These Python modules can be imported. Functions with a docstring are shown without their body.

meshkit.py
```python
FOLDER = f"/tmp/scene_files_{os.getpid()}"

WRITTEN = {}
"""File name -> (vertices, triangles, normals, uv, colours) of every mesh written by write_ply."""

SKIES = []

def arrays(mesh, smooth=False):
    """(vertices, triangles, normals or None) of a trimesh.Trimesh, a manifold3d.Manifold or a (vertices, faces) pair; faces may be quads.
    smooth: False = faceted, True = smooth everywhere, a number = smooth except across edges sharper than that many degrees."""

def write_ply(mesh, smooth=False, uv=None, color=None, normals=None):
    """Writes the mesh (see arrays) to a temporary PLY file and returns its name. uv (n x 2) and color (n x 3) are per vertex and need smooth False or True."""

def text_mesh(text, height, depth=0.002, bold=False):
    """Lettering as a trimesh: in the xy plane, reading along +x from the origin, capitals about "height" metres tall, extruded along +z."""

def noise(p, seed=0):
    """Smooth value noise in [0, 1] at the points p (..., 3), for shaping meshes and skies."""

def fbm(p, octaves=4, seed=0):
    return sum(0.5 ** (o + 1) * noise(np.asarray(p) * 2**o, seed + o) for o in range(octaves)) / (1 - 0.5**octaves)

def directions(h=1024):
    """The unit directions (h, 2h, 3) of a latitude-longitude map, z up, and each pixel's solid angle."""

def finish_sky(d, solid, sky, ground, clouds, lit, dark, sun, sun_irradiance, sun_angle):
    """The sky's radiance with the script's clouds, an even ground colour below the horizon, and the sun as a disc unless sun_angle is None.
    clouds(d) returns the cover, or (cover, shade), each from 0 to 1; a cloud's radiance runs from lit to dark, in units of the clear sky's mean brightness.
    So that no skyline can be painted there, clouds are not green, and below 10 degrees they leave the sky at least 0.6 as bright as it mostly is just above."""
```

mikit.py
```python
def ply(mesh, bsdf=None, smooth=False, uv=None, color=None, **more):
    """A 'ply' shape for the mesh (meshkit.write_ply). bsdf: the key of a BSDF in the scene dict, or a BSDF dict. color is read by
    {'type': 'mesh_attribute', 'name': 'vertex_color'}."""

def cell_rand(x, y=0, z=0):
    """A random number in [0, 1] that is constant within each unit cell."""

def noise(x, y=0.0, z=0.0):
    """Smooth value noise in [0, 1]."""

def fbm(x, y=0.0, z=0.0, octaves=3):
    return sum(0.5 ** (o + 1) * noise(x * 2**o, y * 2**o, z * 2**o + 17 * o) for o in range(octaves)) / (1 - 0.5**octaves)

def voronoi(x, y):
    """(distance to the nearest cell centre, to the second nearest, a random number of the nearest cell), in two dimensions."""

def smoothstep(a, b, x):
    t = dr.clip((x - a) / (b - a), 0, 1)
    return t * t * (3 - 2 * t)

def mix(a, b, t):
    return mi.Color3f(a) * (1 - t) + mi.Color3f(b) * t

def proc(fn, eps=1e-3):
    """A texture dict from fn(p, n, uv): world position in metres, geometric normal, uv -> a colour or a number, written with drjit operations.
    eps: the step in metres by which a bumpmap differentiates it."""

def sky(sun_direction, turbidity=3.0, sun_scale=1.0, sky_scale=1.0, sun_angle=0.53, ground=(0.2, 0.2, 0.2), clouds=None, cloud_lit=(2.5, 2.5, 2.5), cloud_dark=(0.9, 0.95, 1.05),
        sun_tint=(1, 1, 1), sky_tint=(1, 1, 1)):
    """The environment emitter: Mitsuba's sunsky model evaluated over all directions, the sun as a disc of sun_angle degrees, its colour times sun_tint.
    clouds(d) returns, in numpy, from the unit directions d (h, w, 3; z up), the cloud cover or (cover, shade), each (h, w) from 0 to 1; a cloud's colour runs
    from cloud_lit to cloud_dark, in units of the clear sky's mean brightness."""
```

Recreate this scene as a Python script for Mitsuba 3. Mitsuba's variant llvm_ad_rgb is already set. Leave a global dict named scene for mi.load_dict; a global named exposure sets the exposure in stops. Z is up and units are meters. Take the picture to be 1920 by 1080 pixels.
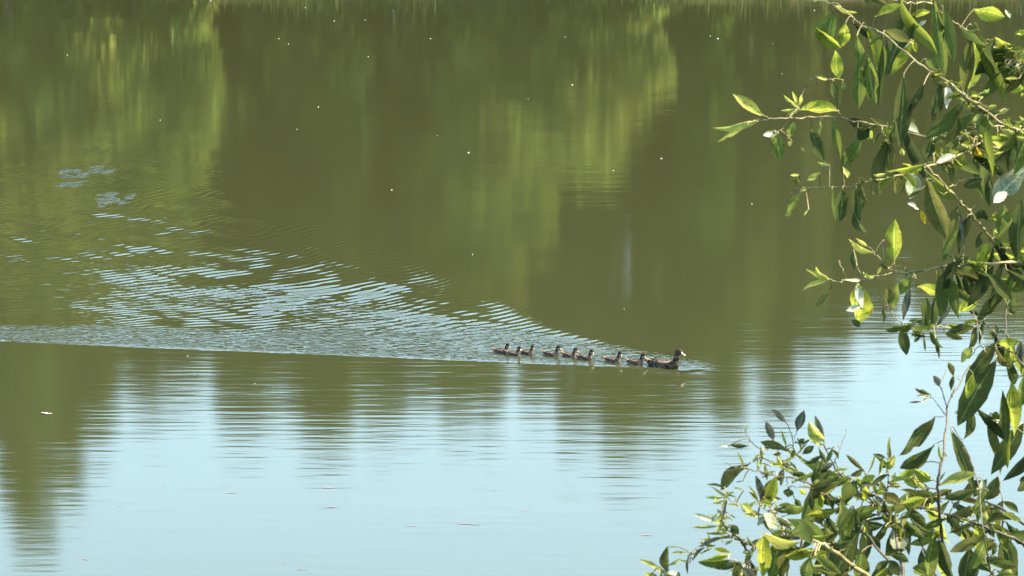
import math, random
import numpy as np, trimesh, manifold3d
import drjit as dr, mitsuba as mi
import mikit, meshkit
from mikit import proc, noise, fbm, smoothstep, mix, ply

T = mi.ScalarTransform4f
rng = np.random.default_rng(7)
scene, labels, PLACE = {}, {}, {}

# ------------------------------------------------------------------ camera, sky, exposure
EYE = np.array([0.0, 0.0, 9.0])
HFOV, DEP = 12.8, math.radians(7.67)
FPX = 960 / math.tan(math.radians(HFOV / 2))
FWD = np.array([0, math.cos(DEP), -math.sin(DEP)]); UP = np.array([0, math.sin(DEP), math.cos(DEP)]); RIGHT = np.array([1.0, 0, 0])
scene['camera'] = {'type': 'thinlens', 'aperture_radius': 0.0018, 'focus_distance': 16.0, 'fov': HFOV, 'fov_axis': 'x', 'near_clip': 0.1, 'far_clip': 3000.0,
                   'to_world': T().look_at(origin=EYE.tolist(), target=(EYE + FWD).tolist(), up=[0, 0, 1])}
SUN = np.array([0.58, 0.0, 0.81]); SUN /= np.linalg.norm(SUN)
scene['sky'] = mikit.sky(SUN.tolist(), turbidity=4.5, ground=(0.08, 0.09, 0.05), sky_tint=(1.18, 1.18, 0.98))
exposure = 3.75

def ray(px, py):
    d = FWD + RIGHT * (px - 960) / FPX + UP * (540 - py) / FPX
    return d
def ground_at(px, py, z=0.0):
    d = ray(px, py); return EYE + d * (z - EYE[2]) / d[2]
def at(px, py, y):
    d = ray(px, py); return EYE + d * y / d[1]

# ------------------------------------------------------------------ helpers
def tag(key, label=None, cat=None, group=None, kind=None):
    labels[key] = {k: v for k, v in (('label', label), ('category', cat), ('group', group), ('kind', kind)) if v}
used = {}
def numbered(name):
    n = used.get(name, 0); used[name] = n + 1
    return name if n == 0 else f'{name}_{n:03d}'
def part(holder, name, d):
    key = numbered(holder + '__' + name); scene[key] = d; return key
def tube(pts, rad, n=6):
    """a tapered tube along a polyline; rad per point"""
    pts = np.asarray(pts, float); rad = np.broadcast_to(np.asarray(rad, float), len(pts))
    tan = np.gradient(pts, axis=0); tan /= np.linalg.norm(tan, axis=1, keepdims=True) + 1e-12
    ref = np.array([0.3, 0.9, 0.31]); a = np.arange(n) * 2 * np.pi / n
    V = []
    for p, t, r in zip(pts, tan, rad):
        u = np.cross(t, ref); u /= np.linalg.norm(u); v = np.cross(t, u)
        V.append(p + r * (np.cos(a)[:, None] * u + np.sin(a)[:, None] * v))
    V.append(pts[:1]); V.append(pts[-1:]); V = np.vstack(V); F = []
    m = len(pts); i = np.arange(n); j = (i + 1) % n
    for k in range(m - 1):
        F.append(np.stack([k*n+i, k*n+j, (k+1)*n+j], 1)); F.append(np.stack([k*n+i, (k+1)*n+j, (k+1)*n+i], 1))
    F.append(np.stack([j, i, i*0 + m*n], 1)); F.append(np.stack([(m-1)*n+i, (m-1)*n+j, i*0 + m*n + 1], 1))
    return V, np.vstack(F)
def join(meshes):
    V, F, o = [], [], 0
    for v, f in meshes:
        V.append(v); F.append(np.asarray(f) + o); o += len(v)
    return np.vstack(V), np.vstack(F)
def smooth_line(pts, k=4):
    """Catmull-Rom through the points"""
    p = np.asarray(pts, float)
    if len(p) < 3: return np.array([p[0] + (p[-1]-p[0]) * t for t in np.linspace(0, 1, k+1)])
    q = np.vstack([2*p[0]-p[1], p, 2*p[-1]-p[-2]]); out = []
    for i in range(1, len(q)-2):
        for t in np.arange(k) / k:
            a, b, c, d = q[i-1:i+3]
            out.append(.5*((2*b) + (-a+c)*t + (2*a-5*b+4*c-d)*t*t + (-a+3*b-3*c+d)*t**3))
    out.append(p[-1]); return np.array(out)

# ------------------------------------------------------------------ materials
def vcol(rough=0.6, **k):
    return {'type': 'twosided', 'b': {'type': 'principled', 'base_color': {'type': 'mesh_attribute', 'name': 'vertex_color'}, 'roughness': rough, 'specular': 0.12, **k}}
def leafmat(rgb, rough=0.4, trans=1.0, bright=0.25, **k):
    r, g, b = rgb
    def f(p, n, uv):                       # grain and veins of the blade; uv.x along the blade, uv.y across
        v = dr.abs(uv.y - 0.5) * 2
        rib = 1 - smoothstep(0.03, 0.09, v)
        vein = smoothstep(0.72, 1.0, dr.sin((uv.x * 9 + v * 2.2) * 6.283)) * 0.18
        k_ = 0.85 + 0.35 * noise(p.x * 90, p.y * 90, p.z * 90)
        spot = smoothstep(0.66, 0.74, noise(p.x * 230, p.y * 230, p.z * 230)) * 0.55 + smoothstep(0.62, 0.8, noise(p.x * 55, p.y * 55, p.z * 55)) * smoothstep(0.55, 1.0, v) * 0.8
        blade = mi.Color3f(r, g, b) * k_ * (1 + 0.9 * rib + vein) + mi.Color3f(0.03, 0.035, 0.015) * rib
        return blade * (1 - spot) + mi.Color3f(0.5 * r + 0.05, 0.4 * g + 0.025, 0.3 * b + 0.01) * spot
    return {'type': 'principledthin', 'base_color': proc(f), 'roughness': rough, 'diff_trans': trans, 'eta': 1.4, **k}
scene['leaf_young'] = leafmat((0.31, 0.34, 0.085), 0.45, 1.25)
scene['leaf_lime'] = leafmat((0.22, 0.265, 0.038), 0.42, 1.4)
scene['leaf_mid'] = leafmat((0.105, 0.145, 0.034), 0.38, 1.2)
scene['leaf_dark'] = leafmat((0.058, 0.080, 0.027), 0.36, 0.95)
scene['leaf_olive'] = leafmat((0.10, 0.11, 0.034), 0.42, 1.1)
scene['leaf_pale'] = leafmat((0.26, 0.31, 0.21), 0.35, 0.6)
scene['leaf_glint'] = leafmat((0.42, 0.46, 0.36), 0.28, 0.4)  # white glints on the blades, put into the base colour
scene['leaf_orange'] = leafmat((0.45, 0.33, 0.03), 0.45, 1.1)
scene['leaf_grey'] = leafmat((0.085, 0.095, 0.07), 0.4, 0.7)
scene['leaf_far'] = {'type': 'principledthin', 'base_color': {'type': 'mesh_attribute', 'name': 'vertex_color'}, 'roughness': 0.4, 'diff_trans': 1.1, 'eta': 1.4}
def twig_col(p, n, uv):
    t = fbm(p.x * 60, p.y * 60, p.z * 60)
    return mix((0.13, 0.11, 0.05), (0.30, 0.26, 0.125), smoothstep(0.3, 0.7, t))
scene['twig_bark'] = {'type': 'principled', 'base_color': proc(twig_col), 'roughness': 0.55, 'specular': 0.4}
def twig_dark(p, n, uv):
    t = fbm(p.x * 60, p.y * 60, p.z * 60)
    return mix((0.045, 0.04, 0.03), (0.11, 0.095, 0.06), smoothstep(0.3, 0.7, t))
scene['stem_bark'] = {'type': 'principled', 'base_color': proc(twig_dark), 'roughness': 0.6, 'specular': 0.35}
def bark(p, n, uv):
    t = fbm(p.x * 9, p.y * 9, p.z * 1.6)
    return mix((0.05, 0.042, 0.032), (0.17, 0.15, 0.12), smoothstep(0.3, 0.7, t))
scene['tree_bark'] = {'type': 'diffuse', 'reflectance': proc(bark)}
def pbark(p, n, uv):
    t = fbm(p.x * 5, p.y * 5, p.z * 6)
    return mix((0.20, 0.19, 0.17), (0.55, 0.54, 0.50), smoothstep(0.3, 0.55, t))
scene['pale_bark'] = {'type': 'diffuse', 'reflectance': proc(pbark)}
for nm, tr in (('foliage', 0.75),):
    scene[nm] = {'type': 'principledthin', 'base_color': {'type': 'mesh_attribute', 'name': 'vertex_color'}, 'roughness': 0.6, 'diff_trans': tr, 'eta': 1.3}
def soil(p, n, uv):
    t = fbm(p.x * .6, p.y * .6, 0.0); s = fbm(p.x * 5, p.y * 5, 3.0)
    return mix(mix((0.022, 0.032, 0.012), (0.042, 0.056, 0.02), s), (0.05, 0.042, 0.03), smoothstep(0.55, 0.75, t))
scene['soil'] = {'type': 'diffuse', 'reflectance': proc(soil)}

# ------------------------------------------------------------------ ducks' places (needed by the wake)
WAKE = math.radians(-36)
HEAD = np.array([math.cos(WAKE), math.sin(WAKE)])
brood = [(1246, 688, 1.0), (1197, 683, .5), (1148, 679, .5), (1096, 674, .52), (1068, 668, .46), (1033, 665, .5), (987, 664, .46), (965, 666, .48), (940, 661, .5)]
brood_at = [(ground_at(px, py), s) for px, py, s in brood]

# ------------------------------------------------------------------ water: real waves of a swimming brood (linear Kelvin wake) on a sheet
def kelvin(sources, L, N, eps=0.028):
    """surface height on an N x N grid of L metres; sources (x, y, strength, radius, heading, speed)"""
    k1 = 2 * np.pi * np.fft.fftfreq(N, L / N)
    kx, ky = np.meshgrid(k1, k1[:N // 2 + 1], indexing='ij'); k = np.hypot(kx, ky)
    g = 9.81 * k + 7.3e-5 * k ** 3
    out = np.zeros(k.shape, complex)
    for x, y, s, r, h, U in sources:
        ku = U * (kx * math.cos(h) + ky * math.sin(h))
        out -= s * r * r * np.exp(-0.5 * (k * r) ** 2 - 1j * (kx * x + ky * y)) * k / (g + (eps - 1j * ku) ** 2 + 1e-9)
    out[0, 0] = 0
    return np.fft.irfft2(out, s=(N, N)) * (N / L) ** 2
CX, CY = -12.0, 75.0                      # the wake grid's centre
L_, N_ = 92.16, 2560
src = []
for i, (p, s) in enumerate(brood_at):
    big = s == 1
    bow = p[:2] + HEAD * (0.22 * s) - [CX - L_ / 2, CY - L_ / 2]
    for h, U in ((-38, .68), (-47, .61), (-54, .57)) if big else (((-38 - 16 * ((i * 37) % 5) / 4), .50 + .03 * ((i * 29) % 6)),):
        src.append((*bow, (.9 if big else .8), (0.105 if big else 0.07), math.radians(h), U))
ETA = kelvin(src, L_, N_)
gx, gy = np.gradient(ETA, L_ / N_)
i0 = np.s_[int((-8 - CX + L_/2) / L_ * N_):int((1 - CX + L_/2) / L_ * N_), int((62 - CY + L_/2) / L_ * N_):int((72 - CY + L_/2) / L_ * N_)]
ETA *= 0.072 / np.sqrt((gx[i0] ** 2 + gy[i0] ** 2).mean())     # slopes of a few degrees
def eta(x, y):
    from scipy.ndimage import map_coordinates
    q = np.stack([x * .8, y * .55, x * 0], -1)
    amp = (.35 + 1.3 * meshkit.noise(q * 1.1, 5) ** 1.2) * (.25 + 1.5 * meshkit.noise(q * np.array([3.6, 2.2, 1]), 15))
    x0, y0 = x, y; x = x + .32 * (meshkit.noise(q, 6) - .5); y = y + .5 * (meshkit.noise(q, 7) - .5)
    i, j = (x - CX + L_ / 2) / L_ * N_, (y - CY + L_ / 2) / L_ * N_
    z = map_coordinates(ETA, [i, j], order=3, mode='nearest')
    z = z * amp; x, y = x0, y0
    bx, by = brood_at[0][0][0] + .9, brood_at[0][0][1] - .25; d = np.maximum(bx - x, 0)
    far = y - by - d * 1.35; near = y - by - d * .3
    arm = np.exp(-(np.clip(far, None, 0) / (2.2 + .12 * d)) ** 2)
    z = z * (.20 + .74 * arm) * (1 - .55 * np.clip((d - 9) / 8, 0, 1) * (1 - arm)) * (1 - .8 * np.clip((d - 10.3) / 4, 0, 1))
    for p, s_ in brood_at: z = z * (1 - .88 * np.exp(-((x - p[0]) ** 2 + (y - p[1]) ** 2) / (.85 * s_) ** 2))
    e = np.clip((x + 15) / 2, 0, 1) * np.clip((5 - x) / 2, 0, 1) * np.clip((y - 53) / 2, 0, 1) * np.clip((92 - y) / 6, 0, 1)
    return z * e * e * (3 - 2 * e)
def lines(a, b, step, lo, hi, grow=1.25):
    mid = list(np.arange(a, b + step / 2, step)); out = mid[:]
    s, x = step, mid[-1]
    while x < hi: s *= grow; x += s; out.append(min(x, hi))
    s, x = step, mid[0]
    while x > lo: s *= grow; x -= s; out.insert(0, max(x, lo))
    return np.unique(np.round(out, 4))
wx = lines(-15.0, 5.0, 0.034, -260, 260); wy = lines(53.0, 92.0, 0.04, 22, 137)
X, Y = np.meshgrid(wx, wy, indexing='ij')
Z = eta(X, Y)
idx = np.arange(X.size).reshape(X.shape)
F = np.stack([idx[:-1, :-1], idx[1:, :-1], idx[1:, 1:], idx[:-1, 1:]], -1).reshape(-1, 4)
V = np.stack([X, Y, Z], -1).reshape(-1, 3)
PATCHES = [(*[float(v) for v in ground_at(px, py)[:2]], ru, rv) for px, py, ru, rv in ((165, 322, .5, .9), (206, 373, .4, 1.0), (135, 345, .25, .5))]
def ripple(p, n, uv):
    # light air on a still pond: short ripples, a little longer along the far shore's direction
    w = 0.45 + 0.9 * smoothstep(0.35, 0.7, fbm(p.x * .05, p.y * .03, 5.0, 2))
    a = noise(p.x * 1.3 + 0.7 * noise(p.x*.8, p.y*.8, 4), p.y * 6.8, 1.0) * 0.00085
    b = noise(p.x * 3.4, p.y * 12.0, 2.0) * 0.00042
    c = noise(p.x * .35, p.y * .6, 3.0) * 0.003
    # fine churned ripples that the paddling leaves along the wake
    bx, by = float(brood_at[0][0][0]) + .9, float(brood_at[0][0][1]) - .25
    d = bx - p.x
    near = p.y - by - d * 0.27; far = p.y - by - d * 1.25
    q = noise(p.x * .5, p.y * .5, 8.0)
    wide = dr.maximum(3.3 - .2 * d, 1.0) + .8 * (q - .5)
    band = smoothstep(-.2, .15, near) * (1 - smoothstep(wide * .75, wide * 1.25, near)) * smoothstep(0.0, .8, d) * (1 - smoothstep(-.6, .5, far)) * (1 - smoothstep(14, 22, d))
    inner = smoothstep(0.0, .6, near) * (1 - smoothstep(-1.0, 1.0, far)) * smoothstep(.3, 1.5, d)
    k = inner * smoothstep(.2, .6, q) * (1 - smoothstep(4, 10, d) * .6) * (1 - smoothstep(12, 22, d)) * (1 - band)
    tiny = noise(p.x * 14, p.y * 34, 6.0)
    ch = (noise(p.x * 5, p.y * 8.5, 6.0) * .0045 + noise(p.x * 9, p.y * 15, 7.0) * .0035 + tiny * .0014) * k + (tiny * .0068 + noise(p.x * 3, p.y * 7, 4.0) * .003) * band
    # two or three patches ruffled by a gust or a fish, left of the wake's end
    for (qx, qy, ru, rv) in PATCHES:
        e = dr.square((p.x - qx - .12 * (p.y - qy)) / ru) + dr.square((p.y - qy) / rv) + 2.2 * (noise(p.x * 5, p.y * 2.2, 3.0) - .5) + 1.6 * (noise(p.x * 11, p.y * 5, 13.0) - .5)
        ch = ch + (1 - smoothstep(.3, 1.1, e)) * ((noise(p.x * 4, p.y * 5, 2.0) - .5) * .009 + (tiny - .5) * .010)
    return (a + b) * w + c + ch
scene['pond_water'] = {'type': 'bumpmap', 'arbitrary': proc(ripple, eps=0.006), 'scale': 1.0,
                       'bsdf': {'type': 'roughplastic', 'alpha': 0.0048, 'int_ior': 1.333, 'diffuse_reflectance': {'type': 'rgb', 'value': (0.0335, 0.0405, 0.017)}, 'nonlinear': False}}
scene['water'] = ply((V, F), 'pond_water', smooth=True, uv=V[:, :2])
tag('water', kind='structure')

# ------------------------------------------------------------------ terrain: near bank, pond bed, far bank, one sheet to the horizon
def terrain(x, y):
    near = np.interp(y, [-60, 3, 30, 34], [7.6, 7.35, 0.05, -1.5])
    far = np.interp(y, [128, 131.5, 135, 150, 250, 1500], [-1.5, -0.05, 0.7, 1.6, 5.0, 12.0])
    z = np.where(y < 80, near, far)
    side = np.interp(np.abs(x), [140, 240], [0, 9.0]); z = np.maximum(z, np.where((y > 30) & (y < 131), side - 1.5, z))
    q = np.stack([x * .15, y * .15, x * 0], -1)
    return z + (meshkit.noise(q, 3) - .5) * .5 * np.clip(np.abs(z + .2) * .5, 0, 1)
tx = np.unique(np.concatenate([np.linspace(-60, 60, 101), np.linspace(-1500, 1500, 61)])); ty = np.unique(np.concatenate([np.linspace(-60, 180, 201), np.linspace(-300, 1500, 61)]))
X, Y = np.meshgrid(tx, ty, indexing='ij'); idx = np.arange(X.size).reshape(X.shape)
F = np.stack([idx[:-1, :-1], idx[1:, :-1], idx[1:, 1:], idx[:-1, 1:]], -1).reshape(-1, 4)
scene['ground'] = ply((np.stack([X, Y, terrain(X, Y)], -1).reshape(-1, 3), F), 'soil', smooth=True)
tag('ground', kind='structure')

# ------------------------------------------------------------------ trees of the far bank (the pond mirrors them)
def leaf_cloud(c, rad, n, size, col, seed, squash=.8):
    """n small leaf sprays spread over lobes; returns verts, faces, colours"""
    r = np.random.default_rng(seed)
    P, C = [], []
    w = np.array([b ** 2 for b in rad]); w /= w.sum()
    for (q, b, k) in zip(c, rad, r.multinomial(n, w)):
        d = r.normal(size=(k, 3)); d /= np.linalg.norm(d, axis=1, keepdims=True)
        rr = b * r.uniform(.35, 1.08, (k, 1)) ** .6
        p = q + d * rr * np.array([1, 1, squash])
        p = p[meshkit.noise(p * (1.6 / max(b, .5)) + 5, seed) > .27]
        P.append(p); C.append(np.tile(np.array(col) * r.uniform(.75, 1.25) * np.array([r.uniform(.9, 1.12), 1, r.uniform(.85, 1.1)]), (len(p), 1)) * r.uniform(.8, 1.2, (len(p), 1)))
    P, C = np.vstack(P), np.vstack(C); m = len(P)
    a = r.normal(size=(m, 3)); a[:, 2] -= .4; a /= np.linalg.norm(a, axis=1, keepdims=True)
    b = np.cross(a, r.normal(size=(m, 3))); b /= np.linalg.norm(b, axis=1, keepdims=True)
    s = size * r.uniform(.6, 1.4, (m, 1))
    V = np.stack([P - a*s, P + b*s*.45, P + a*s, P - b*s*.45], 1).reshape(-1, 3)
    F = np.arange(m * 4).reshape(-1, 4)
    return V, F, np.repeat(C, 4, 0)
def grow(seed, h, w, low, col, leaf=.36, n=5600, lobes=16, pale=False, shape='round'):
    """returns trunk mesh, crown (V, F, C) of a tree of height h and crown half-width w whose crown starts at low"""
    r = np.random.default_rng(seed); M = []
    top = h * .86
    line = smooth_line([[0, 0, -.4], [r.normal()*.1, r.normal()*.1, h*.3], [r.normal()*.25, r.normal()*.25, h*.6], [r.normal()*.3, r.normal()*.3, top]])
    r0 = .018 * h + .05
    M.append(tube(line, np.linspace(r0, r0 * .15, len(line)), 8))
    C, R = [], []
    for i in range(lobes):
        t = (i + .5) / lobes; z = low + (h - low) * t
        if shape == 'round': e = math.sin(math.pi * (.18 + .64 * t)) ** .8
        elif shape == 'spire': e = (1 - t) ** .7 * .9 + .12
        else: e = 1.0 - .55 * t                        # shrub
        a = i * 2.4 + r.uniform(-.5, .5); off = w * e * r.uniform(.4, .85)
        b = max(.5, w * e * r.uniform(.45, .7))
        q = np.array([math.cos(a) * off, math.sin(a) * off, min(z, h - b * .75)])
        C.append(q); R.append(b)
        z0 = max(.4, q[2] - off * .9); k = np.interp(z0, line[:, 2], np.arange(len(line)))
        p0 = line[int(k)]
        M.append(tube(smooth_line([p0, (p0 + q) / 2 + [0, 0, -.15 * off], q]), np.linspace(r0 * .35, r0 * .08, 9), 5))
    return join(M), leaf_cloud(C, R, n, leaf, col, seed)
SHADED, MIDG, LIT, YEL = (0.033, 0.051, 0.018), (0.068, 0.100, 0.026), (0.165, 0.21, 0.052), (0.165, 0.20, 0.052)  # lit and shaded zones of the wood, put into the foliage albedo
def px2h(py, y): return EYE[2] * -1 + y * math.tan(DEP + math.atan((py - 540) / FPX))
def plant(name, px, ytop, half, y, low, col, label, cat, group=None, **k):
    """a tree whose mirror image reaches row ytop at column px; half: its half-width in pixels at its distance y"""
    x = (px - 960) / FPX * y; base = float(terrain(np.array(x), np.array(y))); h = px2h(ytop, y) - base
    seed = int(abs(px * 7 + y * 13)) + 11
    pale = k.pop('pale', False)
    tr, (V, F, C) = grow(seed, h, half / FPX * y, low, col, pale=pale, **k)
    key = numbered(name); to = T().translate([x, y, base])
    part(key, 'trunk', {**ply(tr, 'pale_bark' if pale else 'tree_bark', smooth=True), 'to_world': to})
    part(key, 'crown', {**ply((V, F), 'foliage', color=C), 'to_world': to})
    tag(key, label, cat, group); PLACE[key] = px
G1, G2 = 'dark trees along the far bank', 'light willow bushes at the far water edge'
DL = 'dark green tree on the far bank, seen only as a dark reflection in the pond'
# tall trees at the back, left to right
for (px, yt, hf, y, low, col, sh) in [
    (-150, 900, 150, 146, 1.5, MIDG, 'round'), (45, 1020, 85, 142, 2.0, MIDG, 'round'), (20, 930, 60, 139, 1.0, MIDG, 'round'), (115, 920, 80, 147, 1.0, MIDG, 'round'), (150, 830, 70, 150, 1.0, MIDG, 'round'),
    (265, 760, 110, 150, 1.2, SHADED, 'round'), (350, 735, 90, 145, 1.0, SHADED, 'round'), (470, 835, 100, 148, 1.0, SHADED, 'round'), (600, 870, 110, 144, 1.0, SHADED, 'round'),
    (720, 835, 110, 150, 1.0, MIDG, 'round'), (530, 790, 130, 153, 1.0, MIDG, 'round'), (660, 810, 130, 155, 1.0, MIDG, 'round'), (170, 790, 60, 143, 1.0, MIDG, 'round'), (1330, 800, 110, 155, 1.0, MIDG, 'round'), (830, 770, 100, 156, 1, MIDG, 'round'), (855, 830, 80, 146, 1.0, MIDG, 'round'), (430, 800, 90, 152, 1, MIDG, 'round'), (1010, 800, 60, 154, 1, MIDG, 'round'), (900, 825, 75, 157, 1, SHADED, 'round'), (780, 800, 80, 149, 1, SHADED, 'round'), (925, 800, 50, 150, .8, SHADED, 'round'), (1085, 850, 80, 147, 1.0, SHADED, 'round'),
    (1040, 760, 50, 152, 1.0, SHADED, 'round'), (1190, 850, 85, 158, 9.6, MIDG, 'round'), (1185, 480, 75, 156, .5, SHADED, 'round'), (1280, 790, 85, 146, 1.0, SHADED, 'round'), (1375, 840, 80, 145, 1.0, MIDG, 'round'), (1470, 760, 75, 147, 1.0, SHADED, 'round'),
    (1560, 680, 80, 150, 1.0, SHADED, 'round'), (1660, 625, 80, 146, 1.0, SHADED, 'round'), (1770, 610, 90, 148, 1.0, MIDG, 'round'), (1900, 640, 120, 146, 1.0, MIDG, 'round'), (2080, 800, 140, 150, 1.0, SHADED, 'round')]:
    pale = px == 45
    if 400 < px < 1450 and low < 5 and yt > 600: yt -= 45
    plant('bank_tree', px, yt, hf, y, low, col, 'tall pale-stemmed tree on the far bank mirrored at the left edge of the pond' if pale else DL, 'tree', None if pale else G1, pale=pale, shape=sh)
for k in range(22):                     # more of the wood behind
    px = -200 + k * 108 + 40 * math.sin(k * 5.1)
    if 1120 < px < 1260: continue
    plant('bank_tree', px, np.interp(px, [-200, 100, 300, 600, 900, 1000, 1100, 1350, 1500, 1650, 2100], [820, 820, 660, 790, 690, 600, 740, 760, 680, 580, 580]) + 30 * math.sin(k * 3.7), 110, 163 + 6 * math.sin(k * 2.3), 1.0, SHADED, DL, 'tree', G1, lobes=18)
# bushes at the water's edge, their sunlit brightness put into the leaf colour
for (px, yt, hf, y, col) in [(15, 420, 90, 134.2, LIT), (125, 440, 85, 135, LIT), (255, 430, 90, 134.4, LIT), (352, 280, 42, 133.8, LIT), (1095, 280, 80, 133.8, LIT), (1195, 190, 55, 133.6, LIT), (60, 500, 150, 136, LIT), (210, 540, 120, 137, LIT), (318, 360, 70, 134.5, LIT), (-90, 450, 140, 135, LIT), (290, 480, 85, 136, LIT), (150, 330, 110, 134, YEL),
                             (930, 600, 75, 137, LIT), (1040, 340, 130, 136, LIT), (1150, 225, 88, 134.5, YEL), (900, 400, 70, 135.5, LIT), (985, 460, 60, 136.5, LIT), (1395, 700, 45, 139, (.085, .11, .034)), (1500, 560, 50, 138, (.085, .11, .034)), (1330, 420, 40, 137, MIDG)]:
    plant('willow_bush', px, yt, hf, y, .2, col, 'bush at the far water edge with sunlit brightness put into its leaf colour, mirrored as a pale patch in the pond', 'bush', G2, n=4600, lobes=14, shape='round', leaf=.3)
# low dark scrub filling the foot of the bank
r = np.random.default_rng(3); lobes_ = []
for i in range(260):
    y = r.uniform(136.5, 176); x = r.uniform(-27, 27)
    lobes_.append(np.array([x, y, float(terrain(np.array(x), np.array(y))) + r.uniform(.2, 4.2)]))
V, F, C = leaf_cloud(lobes_, [r.uniform(.9, 1.9) for _ in lobes_], 46000, .3, SHADED, 21)
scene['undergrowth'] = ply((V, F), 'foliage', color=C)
# upright reeds along the far waterline
n = 4500; x = r.uniform(-24, 24, n); y = 131.0 + 5.2 * r.uniform(0, 1, n) ** 1.5; px = 960 + x / y * FPX
pale = ((px < 385) | ((px > 835) & (px < 1235))) ^ (r.uniform(size=n) < .25); clump = meshkit.noise(np.stack([x * .7, y * .3, x * 0], -1), 8)
h = (.05 + .8 * clump) * r.uniform(.5, 1.15, n); z = terrain(x, y) - .05; w = r.uniform(.02, .05, n); lx, ly = r.normal(size=(2, n)) * .12 * h; a = r.uniform(0, np.pi, n)
wx_, wy_ = np.cos(a) * w, np.sin(a) * w; P = np.stack([x, y, z], -1); o = np.stack([wx_, wy_, w * 0], -1)
mid = P + np.stack([lx * .3, ly * .3, h * .55], -1); tip = P + np.stack([lx, ly, h], -1)
V = np.stack([P - o, P + o, mid + o * .9, mid - o * .9, tip], 1).reshape(-1, 3); k = (np.arange(n) * 5)[:, None]
F = np.vstack([k + [0, 1, 2], k + [0, 2, 3], k + [3, 2, 4]])
C = np.where(pale[:, None], (.08, .10, .035), (.042, .056, .022)) * r.uniform(.7, 1.3, (n, 1))
scene['reeds'] = ply((V, F), 'foliage', color=np.repeat(C, 5, 0))
tag('reeds', 'fringe of upright reeds along the far waterline', 'reeds', None, 'stuff')
tag('undergrowth', 'dark scrub under the trees of the far bank', 'undergrowth', None, 'stuff')

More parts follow.
